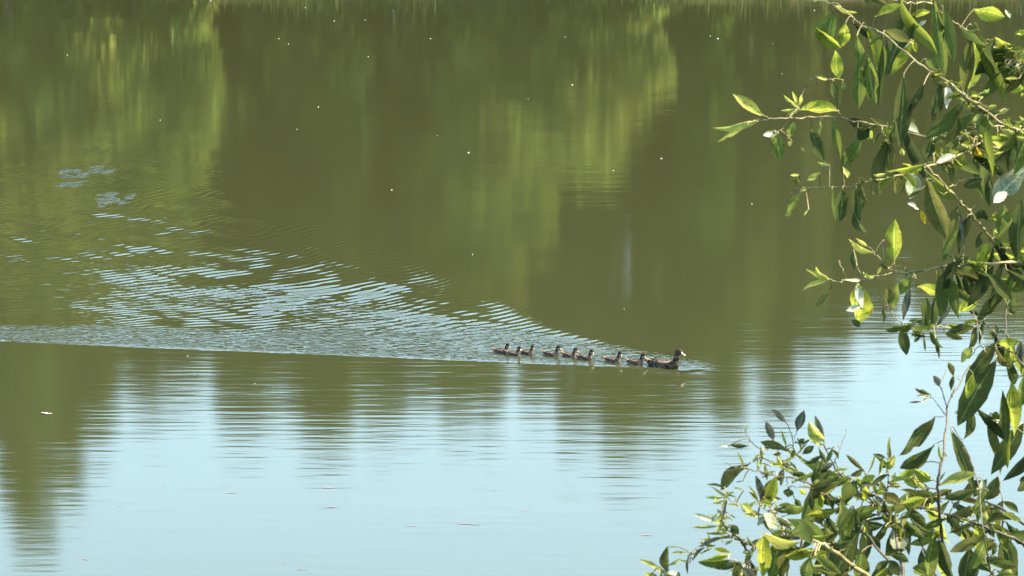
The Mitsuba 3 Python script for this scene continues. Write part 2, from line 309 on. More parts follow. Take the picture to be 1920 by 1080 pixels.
# ------------------------------------------------------------------ ducks
def chain(parts, edge, smooth=8):
    """one continuous body: hulls of spheres along the bones (p, r, q, s), joined, refined and smoothed"""
    out = None
    for p, r_, q, s_ in parts:
        sph = lambda c, k: manifold3d.Manifold.sphere(1, 20).scale(list(np.broadcast_to(k, 3).astype(float))).translate([float(x) for x in c])
        b = manifold3d.Manifold.batch_hull([sph(p, r_), sph(q, s_)])
        out = b if out is None else out + b
    m = out.refine_to_length(edge).to_mesh()
    t = trimesh.Trimesh(m.vert_properties[:, :3], m.tri_verts, process=True)
    return trimesh.smoothing.filter_taubin(t, iterations=smooth)
def mottle(v, base, dark, f, seed, amt=.55):
    n = meshkit.noise(v * f, seed); n2 = meshkit.noise(v * f * 2.3, seed + 1)
    t = np.clip((.6 * n + .4 * n2 - .5 + amt * .25) * 4.5 + .1, 0, 1)[:, None]
    return np.array(base) * t + np.array(dark) * (1 - t)
scene['plumage'] = vcol(0.85)
scene['bill_horn'] = {'type': 'principled', 'base_color': {'type': 'rgb', 'value': (0.52, 0.44, 0.25)}, 'roughness': 0.35}
scene['bill_dark'] = {'type': 'principled', 'base_color': {'type': 'rgb', 'value': (0.20, 0.17, 0.13)}, 'roughness': 0.4}
scene['eye_black'] = {'type': 'principled', 'base_color': {'type': 'rgb', 'value': (0.01, 0.009, 0.008)}, 'roughness': 0.1}
def duck_parts(young, seed, look=0.0, lift=0.0):
    """x forward, z up, 0 at the waterline; units of one adult duck"""
    n0 = np.array([.175, 0, .075]); n1 = np.array([.205, 0, .165 + lift]); h0 = np.array([.235, 0, .215 + lift])
    if young:
        n0, n1, h0 = np.array([.16, 0, .08]), np.array([.20, 0, .16 + lift]), np.array([.235, 0, .20 + lift])
    hr = .046 if not young else .058
    body = chain([((-.27, 0, .085), (.035, .04, .014), (-.15, 0, .035), (.07, .085, .062)), ((-.15, 0, .035), (.07, .085, .062), (-.02, 0, .025), (.09, .115, .088)),
                  ((-.02, 0, .025), (.09, .115, .088), (.10, 0, .03), (.085, .10, .085)), ((.10, 0, .03), (.085, .10, .085), n0, (.055, .055, .06)),
                  (n0, (.055, .055, .06), n1, .035 if not young else .042), (n1, .035 if not young else .042, h0, (hr, hr * .82, hr * .88)),
                  (h0, (hr, hr * .82, hr * .88), h0 + [.035, 0, -.008], (.028, .024, .024))], .018, 8)
    if look:                              # the head turns on the neck
        v = body.vertices; w = np.clip((v[:, 2] - n1[2] + .02) / .05, 0, 1) * (v[:, 0] > .1); a = look * w; x, y = v[:, 0] - n1[0], v[:, 1].copy()
        v[:, 0] = n1[0] + x * np.cos(a) - y * np.sin(a); v[:, 1] = x * np.sin(a) + y * np.cos(a); body.vertices = v
    v = body.vertices
    if not young:
        col = mottle(v, (.15, .118, .095), (.009, .008, .0075), 26, seed)
        head = (v[:, 2] > .15 + lift) & (v[:, 0] > .12)
        col[head] = mottle(v[head], (.085, .068, .05), (.035, .028, .023), 80, seed + 3)
        col[head & (v[:, 2] > h0[2] + .018)] = (.022, .017, .014)
        col[head & (np.abs(v[:, 2] - h0[2] - .006) < .007) & (np.abs(v[:, 1]) > .018)] = (.022, .017, .014)
        breast = (v[:, 0] > .10) & (v[:, 2] < .13) & ~head
        col[breast] = mottle(v[breast], (.10, .068, .048), (.022, .016, .013), 55, seed + 5)
    else:
        col = mottle(v, (.20, .145, .115), (.018, .014, .012), 24, seed, .7)
        head = (v[:, 2] > .13 + lift) & (v[:, 0] > .12)
        col[head] = (.009, .0075, .007)
        col[head & (v[:, 2] < h0[2] - .004) & (v[:, 0] > h0[0] - .005)] = (.26, .20, .14)
        col[(v[:, 2] > .10) & ~head & (v[:, 0] < .1)] *= .55
        col[(v[:, 2] < .03) & ~head] = (.26, .20, .16)
    turn = lambda p: np.array([n1[0] + (p[0] - n1[0]) * math.cos(look) - p[1] * math.sin(look), (p[0] - n1[0]) * math.sin(look) + p[1] * math.cos(look), p[2]])
    b0 = h0 + [.045, 0, -.010]; L = .068 if not young else .05
    bill = chain([(b0, (.017, .015, .017), b0 + [L * .45, 0, -.020], (.012, .014, .008)), (b0 + [L * .45, 0, -.020], (.012, .014, .008), b0 + [L, 0, -.034], (.010, .016, .0055))], .008, 3)
    bill.vertices = np.array([turn(p) for p in bill.vertices])
    eyes = []
    for sgn in (-1, 1):
        e = trimesh.creation.icosphere(1, .0075); e.apply_translation(turn(h0 + [.020, sgn * hr * .74, .010])); eyes.append(e)
    wings = []
    for sgn in (-1, 1):
        w = chain([((.10, sgn * .085, .055), (.045, .022, .045), (-.06, sgn * .088, .07), (.06, .022, .046)), ((-.06, sgn * .088, .07), (.06, .022, .046), (-.24, sgn * .028, .098), (.03, .01, .010))], .016, 5)
        wc = mottle(w.vertices, (.10, .078, .062) if not young else (.11, .08, .065), (.011, .009, .008) if not young else (.03, .023, .019), 30, seed + 9)
        if not young: wc[(w.vertices[:, 0] < -.05) & (w.vertices[:, 2] < .075)] = (.05, .04, .034)
        wings.append((w, wc))
    tail = chain([((-.25, -.022, .09), (.03, .016, .008), (-.33, -.030, .125), (.018, .014, .004)), ((-.25, .022, .09), (.03, .016, .008), (-.33, .030, .125), (.018, .014, .004)), ((-.26, 0, .094), (.03, .03, .009), (-.345, 0, .132), (.016, .016, .004))], .012, 3)
    tc = mottle(tail.vertices, (.18, .12, .08), (.022, .017, .014), 60, seed + 12)
    return body, col, bill, eyes, wings, tail, tc
def duck(name, px, py, size, yaw, label, seed, young, look=0.0, lift=0.0, group=None):
    p = ground_at(px, py); key = numbered(name)
    to = T().translate([p[0], p[1], -0.02]).rotate([0, 0, 1], yaw).scale([size * (.84 if young else 1.0), size * 1.05, size * (1.12 if young else .94)])
    body, col, bill, eyes, wings, tail, tc = duck_parts(young, seed, look, lift)
    part(key, 'body', {**ply(body, 'plumage', smooth=True, color=col), 'to_world': to})
    part(key, 'bill', {**ply(bill, 'bill_dark' if young else 'bill_horn', smooth=True), 'to_world': to})
    for e in eyes: part(key, 'eye', {**ply(e, 'eye_black', smooth=True), 'to_world': to})
    for w, wc in wings: part(key, 'wing', {**ply(w, 'plumage', smooth=True, color=wc), 'to_world': to})
    part(key, 'tail', {**ply(tail, 'plumage', smooth=True, color=tc), 'to_world': to})
    tag(key, label, 'duck' if not young else 'duckling', group)
duck('mother_duck', 1246, 688, .98, -38, 'brown mottled mother duck with a pale bill, swimming at the head of the line', 5, False, look=-.12, lift=.055)
DUCKLINGS = [(1192, 683, .60, -40, .1, .01, 'duckling swimming right behind the tail of the mother duck'),
    (1150, 679, .60, -44, -.15, .012, 'dark-headed duckling swimming alone, second behind the mother duck'),
    (1097, 674, .58, -42, -.1, .008, 'duckling third behind the mother, nearest of the middle trio'),
    (1068, 669, .54, -46, .35, .0, 'duckling in the middle of the line with its paler head turned away'),
    (1034, 667, .58, -38, .25, .012, 'duckling at the left of the middle trio with head held upright'),
    (989, 664, .52, -48, -.1, .012, 'dark-headed duckling leading the rearmost trio'),
    (963, 666, .54, -42, -.2, .0, 'duckling nearest to the viewer in the rearmost trio'),
    (940, 662, .55, -40, .1, .012, 'last duckling at the tail end of the line')]
for i, (px, py, sz, yaw, look, lift, lab) in enumerate(DUCKLINGS):
    duck('duckling', px, py, sz, yaw, lab, 31 + 7 * i, True, look, lift, 'ducklings following their mother')

# ------------------------------------------------------------------ small things afloat
scene['seed_down'] = {'type': 'twosided', 'b': {'type': 'diffuse', 'reflectance': {'type': 'rgb', 'value': (0.85, 0.85, 0.82)}}}
r = np.random.default_rng(12)
def fluff(s, seed):
    q = np.random.default_rng(seed); m = []
    for _ in range(14):                       # a tuft of fine hairs round a seed
        d = q.normal(size=3); d[2] = abs(d[2]); d /= np.linalg.norm(d)
        m.append(tube(np.array([[0, 0, .1 * s], d * s * q.uniform(.6, 1)]), [s * .16, s * .05], 4))
    return join(m)
for (px, py, k) in [(126, 104, 1), (395, 2, 1), (541, 83, .9), (572, 15, .8), (626, 40, .9), (690, 107, 1), (685, 38, .8), (523, 73, .9), (807, 73, 1), (597, 201, 1), (557, 243, 1), (735, 357, 1.3), (879, 287, 1.5),
                    (990, 186, .8), (1073, 160, 1.3), (1060, 70, .8), (1346, 73, 1.3), (1332, 68, .8), (1240, 298, 1.3), (1410, 383, 1.2), (1466, 139, .8), (1449, 82, .7), (1150, 320, 1), (886, 478, 1), (1527, 20, 1.2), (300, 226, .8),
                    (1170, 580, .7), (478, 720, .7), (820, 255, .7), (205, 190, .7), (352, 668, .8)]:
    p = ground_at(px, py); key = numbered('seed_tuft')
    scene[key] = {**ply(fluff(.0165 * k * p[1] / 75, int(px)), 'seed_down'), 'to_world': T().translate([p[0], p[1], .002])}
    tag(key, 'tiny white tuft of seed down floating on the pond', 'seed tuft', 'seed tufts floating on the pond'); PLACE[key] = px
def blade(L, W, seed, curl=.25, n=6):
    q = np.random.default_rng(seed); t = np.linspace(0, 1, n); w = W * np.sin(np.pi * np.clip(t * .94 + .04, 0, 1)) ** .8 * .5
    z = curl * L * .25 * (np.cos(t * 4 + q.uniform(0, 3)) + 1) * .5
    V = np.vstack([np.stack([t * L, -w, z + w * .3], 1), np.stack([t * L, w * 0, z], 1), np.stack([t * L, w, z + w * .3], 1)])
    F = [[k * n + i, k * n + i + 1, (k + 1) * n + i + 1, (k + 1) * n + i] for k in (0, 1) for i in range(n - 1)]
    return V, np.array(F)
scene['dead_leaf'] = {'type': 'twosided', 'b': {'type': 'principled', 'base_color': {'type': 'rgb', 'value': (0.16, 0.13, 0.11)}, 'roughness': 0.6}}
p = ground_at(87, 777)
scene['feather'] = {**ply(blade(.13, .05, 3, .6), 'seed_down', smooth=True), 'to_world': T().translate([p[0] - .06, p[1], .004]).rotate([0, 0, 1], 12)}
tag('feather', 'small white feather floating at the left of the pond', 'feather')
for i, (px, py, L) in enumerate([(306, 911, 14), (432, 925, 26), (617, 915, 26), (625, 951, 26), (224, 950, 12), (875, 982, 60), (771, 987, 20), (922, 919, 14), (984, 958, 18), (133, 1037, 10), (159, 1049, 18), (463, 1025, 10), (565, 1068, 22), (531, 1057, 14),
                                 (1198, 938, 10), (1210, 1004, 30), (706, 1018, 10)]):
    p = ground_at(px, py); L *= p[1] / FPX; key = numbered('floating_leaf')
    scene[key] = {**ply(blade(L, min(.026, L * .2), i, .12), 'dead_leaf', smooth=True), 'to_world': T().translate([p[0] - L / 2, p[1], .003]).rotate([0, 0, 1], float(r.uniform(-14, 14)))}
    tag(key, 'thin brown dead leaf floating on the sky-blue part of the pond', 'leaf', 'dead leaves afloat'); PLACE[key] = px

# ------------------------------------------------------------------ the willow in front of the camera
# twigs: depth (metres from the camera), thickness (mm), bark, then (column, row) of a point every so often; the points are laid at that depth
BUSH_Y = 6.5
TWIGS = {   # key: (depth, start mm, end mm, bark, points from the thick end to the tip)
 'A': (6.35, 6, 2.0, 't', '2040,290 1960,262 1890,236 1832,198 1810,180 1775,152 1750,138 1725,120 1700,100 1668,72 1640,55 1622,51 1608,42 1595,30 1578,14 1548,3 1522,0 1480,-14'),
 'B': (6.60, 6, 2.5, 't', '2050,180 1960,150 1920,125 1900,105 1880,95 1860,88 1838,73 1815,58 1795,45 1780,38 1760,20 1740,5 1708,6 1680,2 1640,-10'),
 'E': (6.45, 8, 2.2, 't', '2060,330 1960,303 1890,284 1840,267 1809,257 1762,259 1705,250 1664,239 1620,231 1598,228 1580,222 1553,219 1502,221 1463,222 1441,222 1430,216'),
 'e2': (6.45, 2, 1.3, 't', '1446,222 1432,224 1420,226 1400,230'), 'e3': (6.45, 2, 1.2, 't', '1480,222 1470,236 1458,250'), 'e4': (6.44, 2.4, 1.3, 't', '1580,222 1572,210 1560,205'),
 'e5': (6.46, 2.2, 1.2, 't', '1480,221 1496,198 1503,180 1512,160 1522,148 1535,143 1552,150'),
 'E2': (6.62, 5, 2, 't', '2040,246 1960,240 1920,238 1890,237 1853,236 1810,240'),
 'F': (6.40, 4, 1.8, 't', '1840,267 1800,290 1765,306 1735,312 1721,321 1691,326 1655,336 1619,342 1597,349 1561,351 1532,352 1505,354'),
 'G': (6.30, 7, 3.2, 't', '2040,560 1960,530 1895,490 1875,473 1860,450 1845,430 1828,410 1818,396 1800,380 1790,365 1775,350 1756,331 1735,312'),
 'g1': (6.30, 2.4, 1.4, 't', '1780,352 1792,345 1800,340'), 'g2': (6.30, 2.4, 1.4, 't', '1783,361 1765,362 1752,340'), 'g3': (6.30, 2, 1.4, 't', '1818,397 1824,390 1830,386'), 'g4': (6.30, 2, 1.4, 't', '1822,402 1810,408 1800,418'),
 'g5': (6.3, 2, 1.4, 't', '1872,468 1885,462 1895,463'),
 'H': (6.42, 6, 2.4, 't', '2060,510 1980,500 1895,492 1850,495 1817,497 1790,500 1760,503 1720,508 1700,511 1675,508 1668,503 1645,480 1640,475'),
 'h1': (6.42, 2.6, 1.6, 't', '1685,510 1672,512 1650,517 1630,520 1615,515 1607,498'), 'h2': (6.42, 2.4, 1.5, 't', '1650,517 1614,526 1588,526 1575,528 1560,525 1553,524'),
 'h3': (6.42, 1.6, 1.2, 't', '1588,525 1580,505 1572,488'), 'h4': (6.42, 2.2, 1.4, 't', '1713,510 1718,524 1720,534'), 'h5': (6.42, 2, 1.4, 't', '1784,501 1785,508'), 'h6': (6.42, 2, 1.3, 't', '1676,508 1678,496 1676,490'),
 'h7': (6.44, 2.4, 1.6, 't', '1790,500 1808,540 1822,580 1838,620 1848,660'), 'h8': (6.46, 2.6, 1.5, 't', '1848,600 1800,610 1775,614 1750,612 1725,625 1715,638'), 'h9': (6.40, 2.2, 1.4, 't', '1712,618 1690,605 1660,575 1643,548'),
 'h0': (6.40, 2.4, 2.0, 't', '1750,612 1730,616 1712,618'),
 'J': (6.55, 5, 2, 's', '2050,720 1980,690 1920,668 1880,652 1868,628 1847,604 1838,585'), 'j1': (6.55, 2.5, 1.5, 's', '1880,652 1850,651 1835,650 1824,662'), 'j2': (6.55, 2.5, 1.5, 's', '1868,628 1877,622 1888,630'),
 'j3': (6.5, 3, 1.5, 't', '1960,850 1905,805 1865,790 1840,780 1815,770'), 'j4': (6.5, 4, 2, 's', '2000,760 1930,700 1893,640 1885,610 1890,560 1900,525'),
 'K': (6.20, 7, 2.2, 's', '1800,1140 1778,1060 1765,1000 1760,940 1757,905 1765,870 1772,820 1776,790 1776,765 1784,742 1795,728 1806,706 1818,685'),
 'k1': (6.2, 2.4, 1.3, 's', '1776,763 1770,745 1765,730 1763,722 1769,706 1774,694'), 'k2': (6.2, 2.4, 1.3, 's', '1773,778 1760,760 1745,745'), 'k3': (6.2, 1.6, 1.3, 's', '1774,780 1763,781 1752,783'), 'k4': (6.2, 1.6, 1.3, 's', '1768,827 1758,829 1750,836'),
 'k5': (6.2, 1.6, 1.3, 's', '1784,742 1788,734 1790,728'),
 'L': (6.1, 3, 1.6, 's', '1870,1140 1852,1040 1840,960 1832,897 1822,868 1805,835 1790,805 1784,800'),
 'M': (6.25, 6, 2.2, 's', '2000,1030 1920,985 1870,950 1830,938 1785,935 1760,920 1725,905 1712,898'),
 'N': (6.15, 6, 2, 's', '2000,1060 1900,1010 1850,990 1825,980 1780,967 1720,950 1690,945 1668,935'),
 'N2': (6.12, 7, 3, 's', '1880,1110 1860,1075 1845,1050 1835,1035 1830,1000 1826,980'),
 'Q': (6.15, 8, 2.2, 's', '1700,1120 1690,1060 1680,1000 1678,985 1665,965 1640,945 1600,915 1580,895 1565,875 1545,836'),
 'q1': (6.15, 1.8, 1.2, 's', '1570,880 1568,862 1578,835 1587,806'), 'q2': (6.15, 2.4, 1.5, 's', '1655,957 1664,920 1666,888 1668,872'),
 'q3': (6.17, 3, 1.6, 's', '1600,915 1560,892 1530,875 1500,858 1490,845 1486,820 1475,793'), 'q4': (6.17, 1.6, 1.2, 's', '1490,830 1492,818 1494,808'), 'q5': (6.15, 2, 1.3, 's', '1640,945 1630,915 1622,890'),
 'P': (6.0, 6, 1.8, 's', '1720,1140 1680,1070 1630,1010 1590,960 1550,930 1520,910 1480,895 1440,890 1405,880'), 'p1': (6.0, 1.6, 1.2, 's', '1474,893 1476,905 1478,915'),
 'O': (6.02, 4, 1.5, 's', '1540,922 1500,895 1480,885 1455,870 1430,858 1425,842 1405,825 1398,808'), 'o1': (6.02, 1.8, 1.2, 's', '1462,874 1460,850 1456,830 1452,825'), 'o2': (6.02, 1.8, 1.2, 's', '1430,860 1415,860 1408,868'),
 'R': (5.9, 9, 2.4, 't', '1640,1090 1570,1040 1545,1022 1520,1012 1480,1003 1465,985 1440,945 1430,935'), 'r1': (5.9, 5.5, 4, 't', '1474,1100 1477,1060 1480,1030 1482,1005'),
 'r2': (5.9, 2.4, 1.4, 't', '1462,980 1430,965 1400,958 1380,945 1365,935'), 'r3': (5.9, 2, 1.3, 't', '1452,965 1430,952 1425,945'),
 'S': (5.85, 7, 2.0, 's', '1420,1110 1410,1080 1400,1035 1390,1015 1375,1000 1358,985 1355,965 1362,940'), 's1': (5.85, 2.4, 1.2, 's', '1390,1012 1360,1005 1330,1012 1312,1022 1300,1035 1294,1045'), 's2': (5.85, 4, 2.5, 't', '1385,1085 1396,1056 1404,1042 1412,1030'),
 'S2': (5.85, 4, 1.8, 's', '1430,1110 1400,1070 1385,1055 1365,1050'), 'U': (5.8, 4, 1.6, 't', '1300,1110 1270,1088 1252,1076 1235,1066'),
 'X': (6.35, 7, 3, 's', '1780,1120 1745,1060 1720,1000 1705,960'), 'Y': (6.3, 6, 2, 's', '1560,1120 1552,1060 1562,1010 1552,975 1565,945'), 'Z': (6.4, 6, 2, 's', '1900,1120 1885,1050 1878,1005 1880,950 1875,905')}
LEAVES = """1560,8 1607,27 11 y;1562,22 1550,92 46 m;1527,50 1575,92 20 l;1586,42 1578,88 24 l;1566,95 1574,148 24 l;1562,150 1574,198 22 d;1580,150 1578,172 9 m;1552,150 1530,146 7 y;1607,66 1615,130 20 m
1613,108 1610,206 28 m;1627,100 1640,196 30 m;1655,85 1648,205 13 d;1718,8 1660,142 50 d;1713,75 1672,143 22 l;1708,74 1718,98 10 l;1640,32 1692,12 16 l;1705,30 1745,20 16 l;1722,50 1737,38 9 p;1750,-8 1770,152 30 m
1826,18 1884,33 32 l;1884,18 1893,36 8 p;1820,45 1837,58 7 m;1865,70 1894,86 17 l;1930,60 1904,67 12 l;1830,76 1812,170 46 l;1862,74 1868,156 32 d;1842,112 1830,142 16 d;1885,110 1916,130 17 p;1848,128 1856,152 11 p;1885,148 1922,166 24 l
1695,138 1686,278 37 d;1732,158 1700,218 17 d;1765,155 1750,228 26 d;1776,160 1774,204 17 w;1797,206 1763,278 25 o;1430,217 1371,179 23 y;1420,226 1337,243 15 y;1402,233 1344,266 10 y
1495,202 1470,176 7 y;1496,200 1484,172 7 y;1500,198 1503,176 7 y;1496,204 1464,208 7 y;1498,206 1476,216 6 y;1500,204 1482,192 8 y;1572,208 1500,204 28 l;1458,250 1432,256 13 w;1450,246 1464,308 25 m
1490,230 1480,266 17 m;1484,264 1478,274 9 y;1541,222 1535,251 13 y;1520,242 1546,306 27 d;1564,226 1577,300 17 m;1600,270 1579,326 19 d;1622,254 1589,326 26 m;1612,234 1636,256 22 l;1555,310 1532,303 7 y;1580,314 1587,337 11 y
1545,300 1550,318 8 g;1500,276 1508,284 5 y;1660,256 1676,316 32 o;1688,236 1727,248 19 p;1735,308 1660,324 14 l;1690,278 1694,292 10 y;1746,264 1740,300 26 d;1749,268 1756,302 10 l;1755,306 1793,289 13 w;1756,310 1785,304 8 d
1830,276 1846,308 18 r;1826,268 1800,281 12 l;1833,266 1840,276 12 y;1902,246 1889,322 23 d;1928,250 1895,328 26 m;1537,325 1514,339 12 y;1498,328 1481,331 6 y;1492,330 1499,346 11 m;1516,357 1500,356 9 y;1490,357 1480,363 5 g;1484,397 1471,405 7 y;1516,392 1506,405 4 y;1500,362 1475,402 13 m
1580,352 1575,416 30 d;1605,350 1611,414 28 d;1560,355 1564,416 12 m;1600,398 1622,440 20 d;1640,475 1590,452 15 y;1626,462 1606,444 8 y;1675,325 1680,364 22 o;1711,322 1707,373 32 p;1727,355 1700,372 8 d;1702,380 1723,394 9 w
1727,394 1736,419 11 r;1737,336 1776,441 38 o;1734,335 1745,386 19 m;1800,418 1764,490 14 m;1797,385 1808,472 8 g;1842,334 1806,350 22 d;1932,308 1866,380 44 p;1888,360 1862,382 20 w;1856,328 1860,386 18 d;1914,372 1906,488 38 d
1882,384 1874,442 30 m;1868,398 1852,412 8 l;1860,410 1880,418 8 l;1872,420 1862,446 8 y;1880,430 1868,452 9 l;1862,475 1906,482 20 l;1852,454 1838,502 28 l;1862,464 1851,506 14 d;1842,434 1830,466 14 d;1676,490 1681,409 36 l;1657,450 1658,482 6 g
1553,524 1528,502 14 y;1540,525 1510,504 5 y;1551,526 1503,543 9 y;1558,540 1530,573 12 o;1586,525 1615,527 6 w;1607,532 1600,614 42 l;1606,533 1612,577 17 w;1586,583 1614,578 13 w;1618,542 1620,586 14 p;1596,600 1613,613 14 d
1622,512 1634,524 7 y;1630,522 1618,512 7 y;1645,514 1652,500 6 y;1640,520 1626,516 7 y;1600,468 1605,507 14 d;1665,574 1662,532 16 o;1676,580 1684,528 22 m;1706,538 1694,604 15 g;1711,520 1687,550 22 m;1690,610 1697,664 22 d;1655,578 1657,607 8 d
1719,538 1779,546 23 l;1784,503 1759,532 18 o;1785,508 1801,551 19 w;1793,510 1808,547 11 d;1775,546 1796,574 27 m;1836,564 1789,592 26 l;1810,515 1826,556 28 d;1858,470 1836,522 22 l;1897,522 1850,582 27 o;1888,535 1856,578 14 d
1740,622 1735,554 19 d;1748,616 1755,550 18 d;1755,612 1782,574 10 g;1828,613 1774,621 20 d;1728,628 1713,642 6 d;1732,630 1735,660 5 d;1754,634 1762,674 8 d;1770,624 1806,636 14 d;1830,608 1817,662 15 o;1846,598 1835,647 9 d
1822,652 1802,679 21 y;1762,725 1750,704 14 g;1788,706 1775,678 12 o;1783,732 1790,705 11 d;1745,740 1714,728 10 d;1720,742 1744,740 9 w;1728,752 1704,752 5 g;1726,754 1738,750 7 w;1848,662 1810,722 23 d;1868,675 1795,800 52 d;1822,768 1809,827 19 d
1824,700 1812,748 20 l;1896,638 1889,692 22 l;1888,690 1906,722 20 d;1896,718 1888,814 37 l;1880,732 1888,832 22 d;1915,640 1918,690 18 g;1920,700 1906,770 26 m;1919,793 1859,888 38 d;1800,768 1790,776 7 y;1869,788 1873,792 8 w
1752,783 1680,852 31 d;1751,836 1686,878 27 d;1783,806 1826,918 28 d;1728,868 1672,900 17 l;1716,898 1700,880 8 y;1715,898 1728,882 7 y;1712,900 1696,908 8 l;1710,896 1720,912 7 l;1712,894 1706,876 6 y
1738,935 1690,946 23 l;1735,930 1786,1014 25 l;1714,980 1782,1006 20 m;1784,988 1831,1036 27 l;1832,918 1768,936 21 d;1842,898 1838,932 17 p;1872,893 1848,938 30 d;1930,886 1904,922 25 d;1872,962 1857,1002 18 r;1882,938 1838,992 20 d
1880,1004 1930,998 23 d;1882,1008 1906,1090 37 d;1820,1028 1804,1094 34 d;1760,1010 1786,1094 28 d;1750,998 1740,1094 26 m;1755,1058 1782,1094 15 l;1712,948 1684,978 14 d;1690,966 1706,1042 20 d;1880,940 1912,962 14 d;1850,985 1866,1010 12 d
1475,793 1447,767 12 g;1494,809 1508,769 19 g;1451,826 1434,787 15 g;1546,828 1516,793 23 y;1546,822 1529,779 12 g;1547,838 1514,825 7 y;1404,836 1369,835 9 d;1367,836 1348,836 8 w;1397,809 1397,794 6 w;1476,843 1426,829 18 o;1502,856 1470,838 8 y;1465,870 1492,859 6 y
1504,851 1526,836 15 d;1535,840 1549,870 10 d;1558,891 1539,859 14 l;1377,876 1358,867 5 g;1374,881 1357,885 4 g;1406,869 1352,920 24 o;1362,938 1355,976 6 g;1500,861 1548,908 32 m;1530,903 1506,988 39 m
1622,886 1585,851 9 o;1627,890 1641,850 5 y;1630,926 1611,888 16 l;1594,892 1622,880 12 d;1660,858 1634,852 9 d;1664,884 1680,855 15 y;1650,871 1664,876 10 d;1664,850 1668,818 6 y;1666,888 1632,911 10 d;1644,930 1652,898 7 y;1606,905 1596,932 12 d
1365,935 1330,912 6 o;1358,933 1321,930 7 y;1422,973 1387,949 15 y;1415,968 1392,966 8 y;1405,960 1399,940 6 y;1430,951 1412,889 14 g;1425,946 1402,909 6 y;1433,952 1456,894 25 l;1457,990 1427,966 26 p;1436,968 1420,986 14 p
1480,916 1477,932 22 d;1450,956 1492,950 14 d;1466,956 1508,944 23 m;1474,974 1546,1022 35 m;1350,984 1299,966 10 p;1352,986 1294,988 7 y;1356,984 1335,973 15 y;1366,1000 1321,1000 6 o;1360,1006 1310,1025 9 g;1293,1036 1288,1077 6 g;1370,984 1387,1002 18 d
1372,1050 1309,1056 16 m;1366,1041 1324,1046 14 l;1370,1036 1337,1029 11 l;1386,1056 1339,1066 16 d;1400,1052 1413,1031 8 w;1431,1004 1421,1088 34 l;1461,1004 1445,1094 36 m;1476,1000 1464,1094 23 o;1390,1055 1372,1088 14 d;1400,1060 1388,1092 16 m;1408,1052 1412,1092 18 d
1612,990 1561,1098 46 d;1601,948 1570,1034 25 m;1603,953 1608,1004 16 d;1616,944 1612,987 14 m;1630,972 1620,1064 28 d;1616,1034 1604,1096 34 m;1669,977 1631,1024 14 d;1549,968 1572,1004 17 d;1554,984 1566,1034 11 d
1676,984 1681,1034 37 p;1697,1030 1658,1041 14 d;1670,1050 1639,1069 15 d;1677,1060 1639,1084 16 l;1520,1044 1509,1094 27 m;1535,1040 1529,1094 17 d;1528,1040 1545,1052 8 y;1535,1032 1524,1050 7 y;1540,924 1547,952 14 l;1574,928 1592,948 14 l;1554,924 1559,958 15 d;1585,1000 1592,1040 14 d
1252,1072 1248,1026 19 d;1250,1079 1199,1047 9 y;1254,1076 1270,1077 13 w;1236,1084 1204,1078 11 l;1520,930 1528,960 12 d;1490,935 1505,955 12 d"""
BARK = {'t': 'twig_bark', 's': 'stem_bark'}
TWIG_XYZ = {}
for k, (y, a, b, bk, pts) in TWIGS.items():
    q = np.array([[float(c) for c in p.split(',')] for p in pts.split()])
    s_ = np.cumsum(np.r_[0, np.hypot(*np.diff(q, axis=0).T)]); s_ /= s_[-1]
    rr = np.random.default_rng(sum(map(ord, k)) * 13)
    yy = y + .10 * np.sin(s_ * 5 + rr.uniform(0, 6)) * np.clip(1.4 * len(q) / 10, 0, 1)
    TWIG_XYZ[k] = [at(px, py, d) for (px, py), d in zip(q, yy)]
# side twigs start on the twig that bears them
for k, pts in TWIG_XYZ.items():
    if TWIGS[k][1] <= 3 or k in ('F', 'O', 'q3', 'S2', 'h1'):
        best = min(((np.linalg.norm((at(*[float(c) for c in TWIGS[k][4].split()[0].split(',')], 1.0) - EYE)[[0, 2]] * 6.3 - (p - EYE)[[0, 2]] / p[1] * 6.3), p) for o, ps in TWIG_XYZ.items() if o != k and TWIGS[o][1] > TWIGS[k][1] for p in smooth_line(ps, 3)), key=lambda t: t[0])
        d = best[1][1] - pts[0][1]
        TWIG_XYZ[k] = [p + (p - EYE) / p[1] * d for p in pts]
WILLOWS = {'overhanging_willow': [], 'willow_shrub': []}
def holder(px, py): return 'overhanging_willow' if (py < 645 or (px > 1838 and py < 880 and px > 2300 - .5 * py)) else 'willow_shrub'
tag('overhanging_willow', 'leafy willow branches reaching in from the upper right, over the dark water', 'willow')
tag('willow_shrub', 'willow shrub growing up from the lower right corner, in front of the mirrored blue sky', 'willow')
def twig_holder(k): return 'overhanging_willow' if k[0] in 'ABEFGHJegh' or k in ('j1', 'j2', 'j3', 'j4') else 'willow_shrub'
for k, pts in TWIG_XYZ.items():
    y, a, b, bk, _ = TWIGS[k]
    line = smooth_line(pts, 4)
    rad = np.linspace(a, b, len(line)) * .00034
    n_ = np.random.default_rng(len(k) + ord(k[0])); line = line + n_.normal(size=line.shape) * .0008
    nodes = 1 + .35 * (np.arange(len(line)) % 4 == 0)
    part(twig_holder(k), 'twig', ply(tube(line, rad * nodes, 6), BARK[bk], smooth=True))
